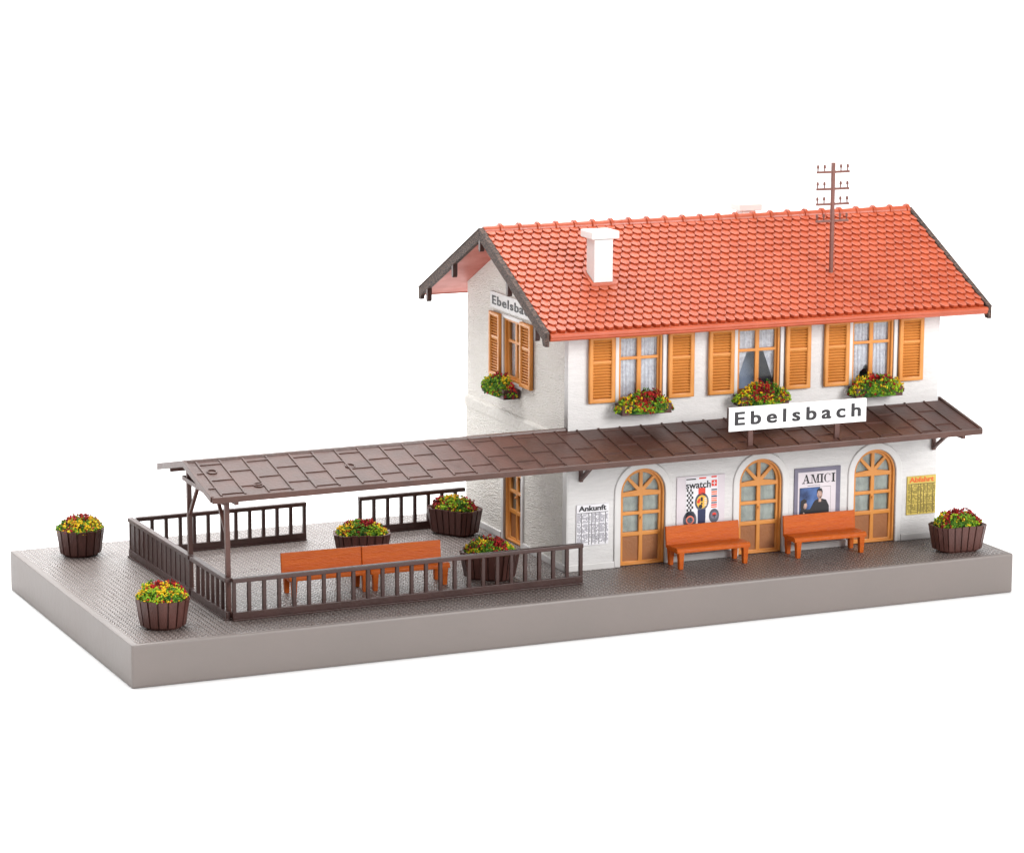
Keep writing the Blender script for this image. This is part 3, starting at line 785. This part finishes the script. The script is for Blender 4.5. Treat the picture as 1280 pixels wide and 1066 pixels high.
def window_box(x, y, z, rot, label, seed, w=1.8, clusters=None):
    p = empty('flower_box', hloc(x, y, z), (0, 0, rot+HTH)); tag(p, label, 'flower box', 'flower boxes under the windows')
    mb = MB(); hw = w/2
    mb.box(-hw, hw, -.62, -.07, 0, .05); mb.box(-hw, hw, -.67, -.58, 0.003, .33); mb.box(-hw, hw, -.1, -.062, 0.003, .33)
    mb.box(-hw-.0, -hw+.07, -.6, -.08, .003, .33); mb.box(hw-.07, hw, -.6, -.08, .003, .33)
    mb.box(-hw+.05, hw-.05, -.6, -.08, .2, .27)
    mb.build('trough', 'tub', p, bevel=0)
    e = empty('flower_bed', (0, -.42, .0), (0, 0, 0), p)
    flowers(e, hw+.1, .4, .1, .66, seed, n=1150, lump=.8, clusters=clusters)
    # the flowers are direct parts of the box
    for ch in list(e.children): ch.parent = p; ch.location = (0, -.42, 0)
    bpy.data.objects.remove(e)
window_box(2.58, 0, 5.28, 0, 'flower box under the left front window, dark red blossoms in its middle', 71, clusters=[('y', -.8, 0), ('y', -.5, .2), ('y', -.6, -.4), ('r', -.2, .3), ('r', .1, .5), ('r', .2, -.4), ('r', .42, 0), ('r', -.15, -.5), ('g', .05, 0), ('y', .8, .1), ('y', .7, -.4), ('l', -.95, 0), ('g', .5, -.6), ('g', -.35, -.1)])
window_box(6.98, 0, 5.28, 0, 'flower box under the middle front window, above the large name sign', 83, clusters=[('y', -.7, .2), ('y', -.55, -.3), ('y', -.4, .3), ('l', -.9, 0), ('r', -.1, .2), ('r', .1, -.4), ('r', .42, .3), ('r', -.2, -.4), ('g', .2, 0), ('y', .8, .2), ('y', .65, -.4), ('l', .9, -.2), ('g', .4, -.4)])
window_box(11.38, 0, 5.28, 0, 'flower box under the right front window, yellow on its left side', 97, clusters=[('l', -.9, 0), ('y', -.65, .2), ('y', -.4, .4), ('y', -.7, -.3), ('y', -.2, .3), ('g', -.4, -.5), ('r', -.1, -.1), ('r', .3, -.1), ('r', .4, .3), ('y', .6, .3), ('y', .8, 0), ('l', .6, -.5), ('g', .1, -.6)])
window_box(0, 4.9, 5.2, -PI/2, 'flower box under the gable window on the left wall', 105, w=1.95, clusters=[('y', -.8, 0), ('y', -.5, -.3), ('r', -.4, .3), ('r', -.1, .0), ('r', 0, .5), ('y', .3, 0), ('y', .5, .2), ('r', .7, .3), ('g', -.2, -.6), ('g', .6, -.5), ('l', -.7, -.5), ('g', .15, -.3)])

# ---------------------------------------------------------------- signs and posters
sign = empty('station_sign', hloc(7.28, -2.42, 4.33), (0, 0, HTH)); tag(sign, 'large white Ebelsbach name sign standing on the canopy roof', 'sign')
sb = MB().box(-2.58, 2.58, -.05, .05, .53, 1.32).build('sign_board', 'sign_white', sign, bevel=.008)
MB().box(-2.59, -2.581, -.06, .06, .52, 1.33).build('edge_strip', 'brown', sb)
for x in (-1.7, 1.55): MB().box(x-.09, x+.09, .06, .16, -.03, 1.2).build('sign_post', 'brown_light', sign, bevel=.012)
t = text_obj('lettering', 'Ebelsbach', -2.36, .73, .62, .055, 'ink', sb, spacing=1.45, bold=.006, heavy=.024, width=4.7)
t.rotation_euler = FR
gs = empty('gable_sign', hloc(0, 4.67, 0), (0, 0, HTH)); tag(gs, 'narrow white Ebelsbach name board above the gable window', 'sign')
o = MB().box(-1.98, 1.98, 8.0, 8.58, .0, .04).build('sign_board', 'trim', gs, bevel=.01, rot=SD)
text_obj('lettering', 'Ebelsbach', -1.8, 8.14, .43, .045, 'ink', o, spacing=1.15, bold=.003, heavy=.014, width=3.6)

def timetable(x, z0, z1, w, title, label, paper, head, ink1, ink2, tcol, seed, cat='timetable'):
    p = empty('timetable', hloc(x, -.05, 0), (0, 0, HTH)); tag(p, label, cat, 'timetables on the station front')
    o = MB().box(0, w, z0, z1, .0, .05).build('sheet', paper, p, rot=FR)
    th = .27
    flats('heading_strip', [rect(.01, w-.01, z1-th, z1-.01)], .051, head, o)
    text_obj('heading', title, .07, z1-th+.06, .25, .062, tcol, o, bold=.004, heavy=.007, width=w-.17)
    rnd = random.Random(seed)
    cols = [.0, .15, .38, .47, .58, .70, .90, 1.0]
    lines = [rect(.02, w-.02, z1-th-.02, z1-th)]
    for c in cols[1:-1]: lines.append(rect(w*c-.009, w*c+.009, z0+.03, z1-th))
    flats('column_lines', lines, .051, ink1, o)
    marks = []; y = z1-th-.07; k = 0
    while y > z0+.05:
        k += 1
        if k % 9 != 0:
            for i in range(len(cols)-1):
                a, b = w*cols[i]+.025, w*cols[i+1]-.02; u = a
                while u < b-.02:
                    l = rnd.uniform(.02, .05)
                    if rnd.random() < .8: marks.append(rect(u, min(u+l, b), y, y+.026))
                    u += l+.014
        y -= .038
    flats('printed_times', marks, .051, ink2, o, t=.003)
timetable(.3, .86, 2.25, 1.17, 'Ankunft', 'white Ankunft timetable on the wall, left of the first arched door', 'paper', 'paper', 'ink', 'ink_grey', 'ink', 3)
timetable(12.9, .9, 2.26, 1.14, 'Abfahrt', 'yellow Abfahrt timetable on the wall, right of the last arched door', 'yellow_paper', 'yellow_paper', 'ink', 'ink_olive', 'ink_orange', 4)

# watch poster
wp = empty('poster', hloc(4.0, -.05, 0), (0, 0, HTH)); tag(wp, 'pale poster with three wristwatches behind the left front bench', 'poster')
pw = MB().box(0, 1.8, .5, 2.92, .0, .05).build('sheet', 'ink_lilac', wp, rot=FR)
flats('white_panel', [rect(.33, 1.53, .52, 2.88)], .051, 'paper', pw)
def circ(cx, cz_, r, n=20, ky=1): return [(cx+r*math.cos(2*PI*i/n), cz_+r*ky*math.sin(2*PI*i/n)) for i in range(n)]
flats('top_strips', [rect(.34, .70, 2.80, 2.84)], .058, 'ink', pw); flats('top_strips', [rect(.82, 1.08, 2.81, 2.86), rect(1.28, 1.48, 2.83, 2.88)], .058, 'ink_red', pw)
text_obj('brand_lettering', 'swatch', .33, 2.50, .34, .060, 'ink', pw, bold=.002, heavy=.008, width=.92)
flats('cross_emblem', [rect(1.29, 1.49, 2.53, 2.74)], .058, 'ink_red', pw)
flats('cross_emblem', [rect(1.375, 1.405, 2.56, 2.71), rect(1.32, 1.46, 2.62, 2.65)], .066, 'paper', pw)
# checked strap watch
ck = []
for r in range(9):
    for c in range(4):
        if (r+c) % 2 == 0: ck.append(rect(.36+c*.062, .422+c*.062, 2.40-r*.085, 2.485-r*.085))
flats('checked_strap', ck, .058, 'ink', pw)
flats('watch_case', [circ(.49, 1.42, .25, ky=1.25), [(.36, 1.7), (.62, 1.7), (.68, 1.5), (.3, 1.5)], [(.3, 1.3), (.68, 1.3), (.6, .9), (.38, .9)]], .058, 'ink_steel', pw)
flats('watch_dial', [circ(.49, 1.42, .15)], .066, 'ink_pink', pw); flats('watch_dial', [circ(.49, 1.42, .105)], .074, 'ink_steel', pw)
flats('watch_hands', [rect(.48, .5, 1.41, 1.52), rect(.49, .56, 1.41, 1.43)], .082, 'ink', pw)
flats('strap', [rect(.80, 1.06, 2.28, 2.50)], .058, 'ink_red', pw)
flats('watch_case', [circ(.93, 2.02, .26, ky=1.2), rect(.79, 1.07, 2.1, 2.28)], .058, 'ink_steel', pw)
flats('strap', [[(.80, .8), (1.06, .8), (1.08, 1.75), (.78, 1.75)]], .0585, 'ink_navy', pw)
flats('watch_dial', [circ(.93, 2.02, .2, ky=1.15)], .067, 'ink_yellow', pw)
flats('watch_hands', [rect(.88, .96, 2.04, 2.18), circ(.88, 1.86, .07), rect(.9, .95, 1.93, 2.0)], .075, 'ink', pw)
flats('dial_detail', [circ(.80, 2.03, .055), circ(.83, 2.1, .04)], .075, 'ink_red', pw)
flats('dial_detail', [rect(1.02, 1.1, 2.0+i*.06, 2.025+i*.06) for i in range(-2, 3)], .075, 'paper', pw)
for i in range(9):
    flats('striped_strap', [rect(1.29, 1.50, 2.38-i*.075, 2.43-i*.075)], .058, ['ink_steel', 'ink_orange', 'ink_pink', 'ink_navy', 'ink_pink', 'ink_orange', 'ink_steel', 'ink_red', 'ink_pink'][i], pw)
flats('watch_case', [circ(1.4, 1.5, .19, ky=1.3)], .058, 'ink_steel', pw)
flats('watch_dial', [circ(1.4, 1.52, .13)], .066, 'ink_grey', pw); flats('dial_detail', [circ(1.4, 1.56, .075, ky=.7)], .074, 'ink_red', pw)
flats('watch_hands', [rect(1.34, 1.46, 1.5, 1.53), rect(1.39, 1.41, 1.42, 1.55)], .082, 'ink', pw)
for i in range(4): flats('striped_strap', [rect(1.31, 1.48, 1.15-i*.08, 1.20-i*.08)], .058, ['ink_red', 'ink_steel', 'ink_pink', 'ink_red'][i], pw)

# portrait poster
ap = empty('poster', hloc(8.47, -.05, 0), (0, 0, HTH)); tag(ap, 'slate bordered AMICI poster with two dark clad people, behind the right front bench', 'poster')
aw = MB().box(0, 1.78, .5, 2.87, .0, .05).build('sheet', 'ink_slate', ap, rot=FR)
flats('pale_panel', [rect(.13, 1.60, .55, 2.73)], .051, 'ink_lilac', aw)
# serif capitals: stems with slab feet, drawn as polygons
def serif(ch, x, z, h, w):
    st = .07; hn = .028; s = []
    if ch == 'I': s = [rect(x+w/2-st/2, x+w/2+st/2, z, z+h), rect(x+w/2-.07, x+w/2+.07, z, z+hn), rect(x+w/2-.07, x+w/2+.07, z+h-hn, z+h)]
    if ch == 'A':
        s = [[(x+.02, z), (x+.045, z), (x+w/2+.005, z+h), (x+w/2-.02, z+h)], [(x+w-.1, z), (x+w-.03, z), (x+w/2+.02, z+h), (x+w/2-.035, z+h)],
             rect(x+w*.25, x+w*.72, z+h*.32, z+h*.32+hn), rect(x-.02, x+.09, z, z+hn), rect(x+w-.14, x+w+.01, z, z+hn)]
    if ch == 'M':
        s = [rect(x+.03, x+.05, z, z+h), rect(x+w-.08, x+w-.025, z, z+h), [(x+.03, z+h), (x+.10, z+h), (x+w/2+.03, z), (x+w/2-.01, z)],
             [(x+w-.08, z+h), (x+w-.05, z+h), (x+w/2+.02, z), (x+w/2-.0, z)], rect(x-.01, x+.09, z, z+hn), rect(x+w-.12, x+w+.02, z, z+hn), rect(x-.01, x+.1, z+h-hn, z+h), rect(x+w-.09, x+w+.02, z+h-hn, z+h)]
    if ch == 'C':
        cx, cz_, r = x+w/2, z+h/2, h/2
        for i in range(14):
            a0 = math.radians(50+i*260/14); a1 = math.radians(50+(i+1)*260/14)
            def th(a): return .014+.045*max(0, -math.cos(a))
            s.append([(cx+w/2*math.cos(a0), cz_+r*math.sin(a0)), (cx+w/2*math.cos(a1), cz_+r*math.sin(a1)),
                      (cx+(w/2-th(a1))*math.cos(a1), cz_+(r-.016)*math.sin(a1)), (cx+(w/2-th(a0))*math.cos(a0), cz_+(r-.016)*math.sin(a0))])
        s.append(rect(cx+w*.30, cx+w*.37, cz_+r*.5, cz_+r*.95))
    return s
x = .30; sh = []
for ch, w in (('A', .30), ('M', .33), ('I', .13), ('C', .27), ('I', .13)):
    sh += serif(ch, x, 2.33, .31, w); x += w+.025
flats('title_lettering', sh, .058, 'ink', aw, t=.004)
flats('caption', [rect(.5+i*.055, .54+i*.055, 2.235, 2.26) for i in range(9)], .058, 'ink_grey', aw)
flats('photo_border', [rect(.19, 1.40, .66, 2.19)], .058, 'ink', aw, t=.003)
flats('photo_sky', [rect(.20, 1.39, .67, 2.18)], .0615, 'ink_lilac', aw, t=.003)
flats('photo_ground', [rect(.20, .98, .67, 2.18)], .065, 'ink_blue', aw, t=.003)
flats('dark_clothes', [[(.22, .68), (.22, 1.42), (.36, 1.5), (.48, 1.42), (.6, 1.42), (.68, 1.56), (.78, 1.72), (.98, 1.79), (1.22, 1.72), (1.34, 1.5), (1.35, .68)]], .069, 'ink', aw, t=.003)
flats('faces', [circ(.97, 1.93, .105, ky=1.45), [(.93, 1.66), (1.03, 1.66), (1.03, 1.85), (.93, 1.85)], circ(.41, 1.56, .08, ky=1.4), [(.3, 1.1), (.36, 1.1), (.4, 1.3), (.34, 1.34)]], .073, 'skin_ink', aw, t=.003)
flats('hair', [[(.86, 1.94), (.86, 2.08), (.93, 2.14), (1.04, 2.13), (1.08, 2.02), (1.07, 1.92), (1.04, 2.03), (.91, 2.05)],
               [(.23, 1.5), (.24, 1.74), (.36, 1.81), (.47, 1.75), (.46, 1.66), (.37, 1.63), (.33, 1.45), (.25, 1.43)]], .077, 'ink', aw, t=.003)

def merge_prints(sheet):
    # printing is surface pattern: it belongs to the mesh of its sheet
    bm = bmesh.new(); bm.from_mesh(sheet.data)
    mats = [sheet.data.materials[0]]
    for ch in list(sheet.children):
        me = ch.data.copy(); me.transform(ch.matrix_basis); m = ch.data.materials[0]
        if m not in mats: mats.append(m)
        i = mats.index(m); n0 = len(bm.faces); bm.from_mesh(me); bm.faces.ensure_lookup_table()
        for f in bm.faces[n0:]: f.material_index = i
        bpy.data.objects.remove(ch)
    for m in mats[1:]: sheet.data.materials.append(m)
    bm.to_mesh(sheet.data); bm.free()
for o in [o for o in list(C.objects) if o.type == 'MESH' and o.name.split('.')[0] in ('sheet', 'sign_board')]: merge_prints(o)

# ---------------------------------------------------------------- camera
cam = bpy.data.cameras.new('camera'); co = bpy.data.objects.new('camera', cam); C.objects.link(co)
Rr = [Vector((0.9129908, -0.40795773, 0.00427619)), Vector((0.07263536, 0.17285069, 0.98226613)), Vector((0.4014622, 0.89648934, -0.18744324))]
m3 = Matrix((Rr[0], Rr[1], -Rr[2])).transposed()
co.matrix_world = Matrix.Translation((-27.70499084, -90.04803249, 24.6550945)) @ m3.to_4x4()
cam.sensor_width = 36; cam.lens = 3973.3337/1280*36; cam.clip_end = 2000; cam.clip_start = 1
S.camera = co

# ---------------------------------------------------------------- light: a white studio
w = bpy.data.worlds.new('World'); S.world = w; w.use_nodes = True
bg = w.node_tree.nodes['Background']; bg.inputs['Color'].default_value = (1, 1, 1, 1); bg.inputs['Strength'].default_value = .42
def area(name, loc, aim, sx, sy, power, col=(1, 1, 1)):
    l = bpy.data.lights.new(name, 'AREA'); l.shape = 'RECTANGLE'; l.size = sx; l.size_y = sy; l.energy = power; l.color = col
    o = bpy.data.objects.new(name, l); C.objects.link(o); o.location = loc
    o.rotation_euler = (Vector(aim)-Vector(loc)).to_track_quat('-Z', 'Y').to_euler(); return o
area('key_softbox', (50, -68, 36), (16, 4, 3), 38, 30, 60000, (1, .99, .98))
area('top_softbox', (10, 20, 62), (14, 8, 0), 70, 50, 62000)
area('background_light', (14, 60, 75), (14, 120, 10), 90, 20, 170000)
area('fill_softbox', (-50, -30, 30), (12, 5, 3), 40, 30, 6500, (1, .98, .96))

S.view_settings.view_transform = 'Standard'; S.view_settings.look = 'None'
S.view_settings.exposure = 0; S.view_settings.gamma = 1
S.render.engine = 'CYCLES'
S.cycles.use_denoising = True
S.render.resolution_x = 1024; S.render.resolution_y = 852
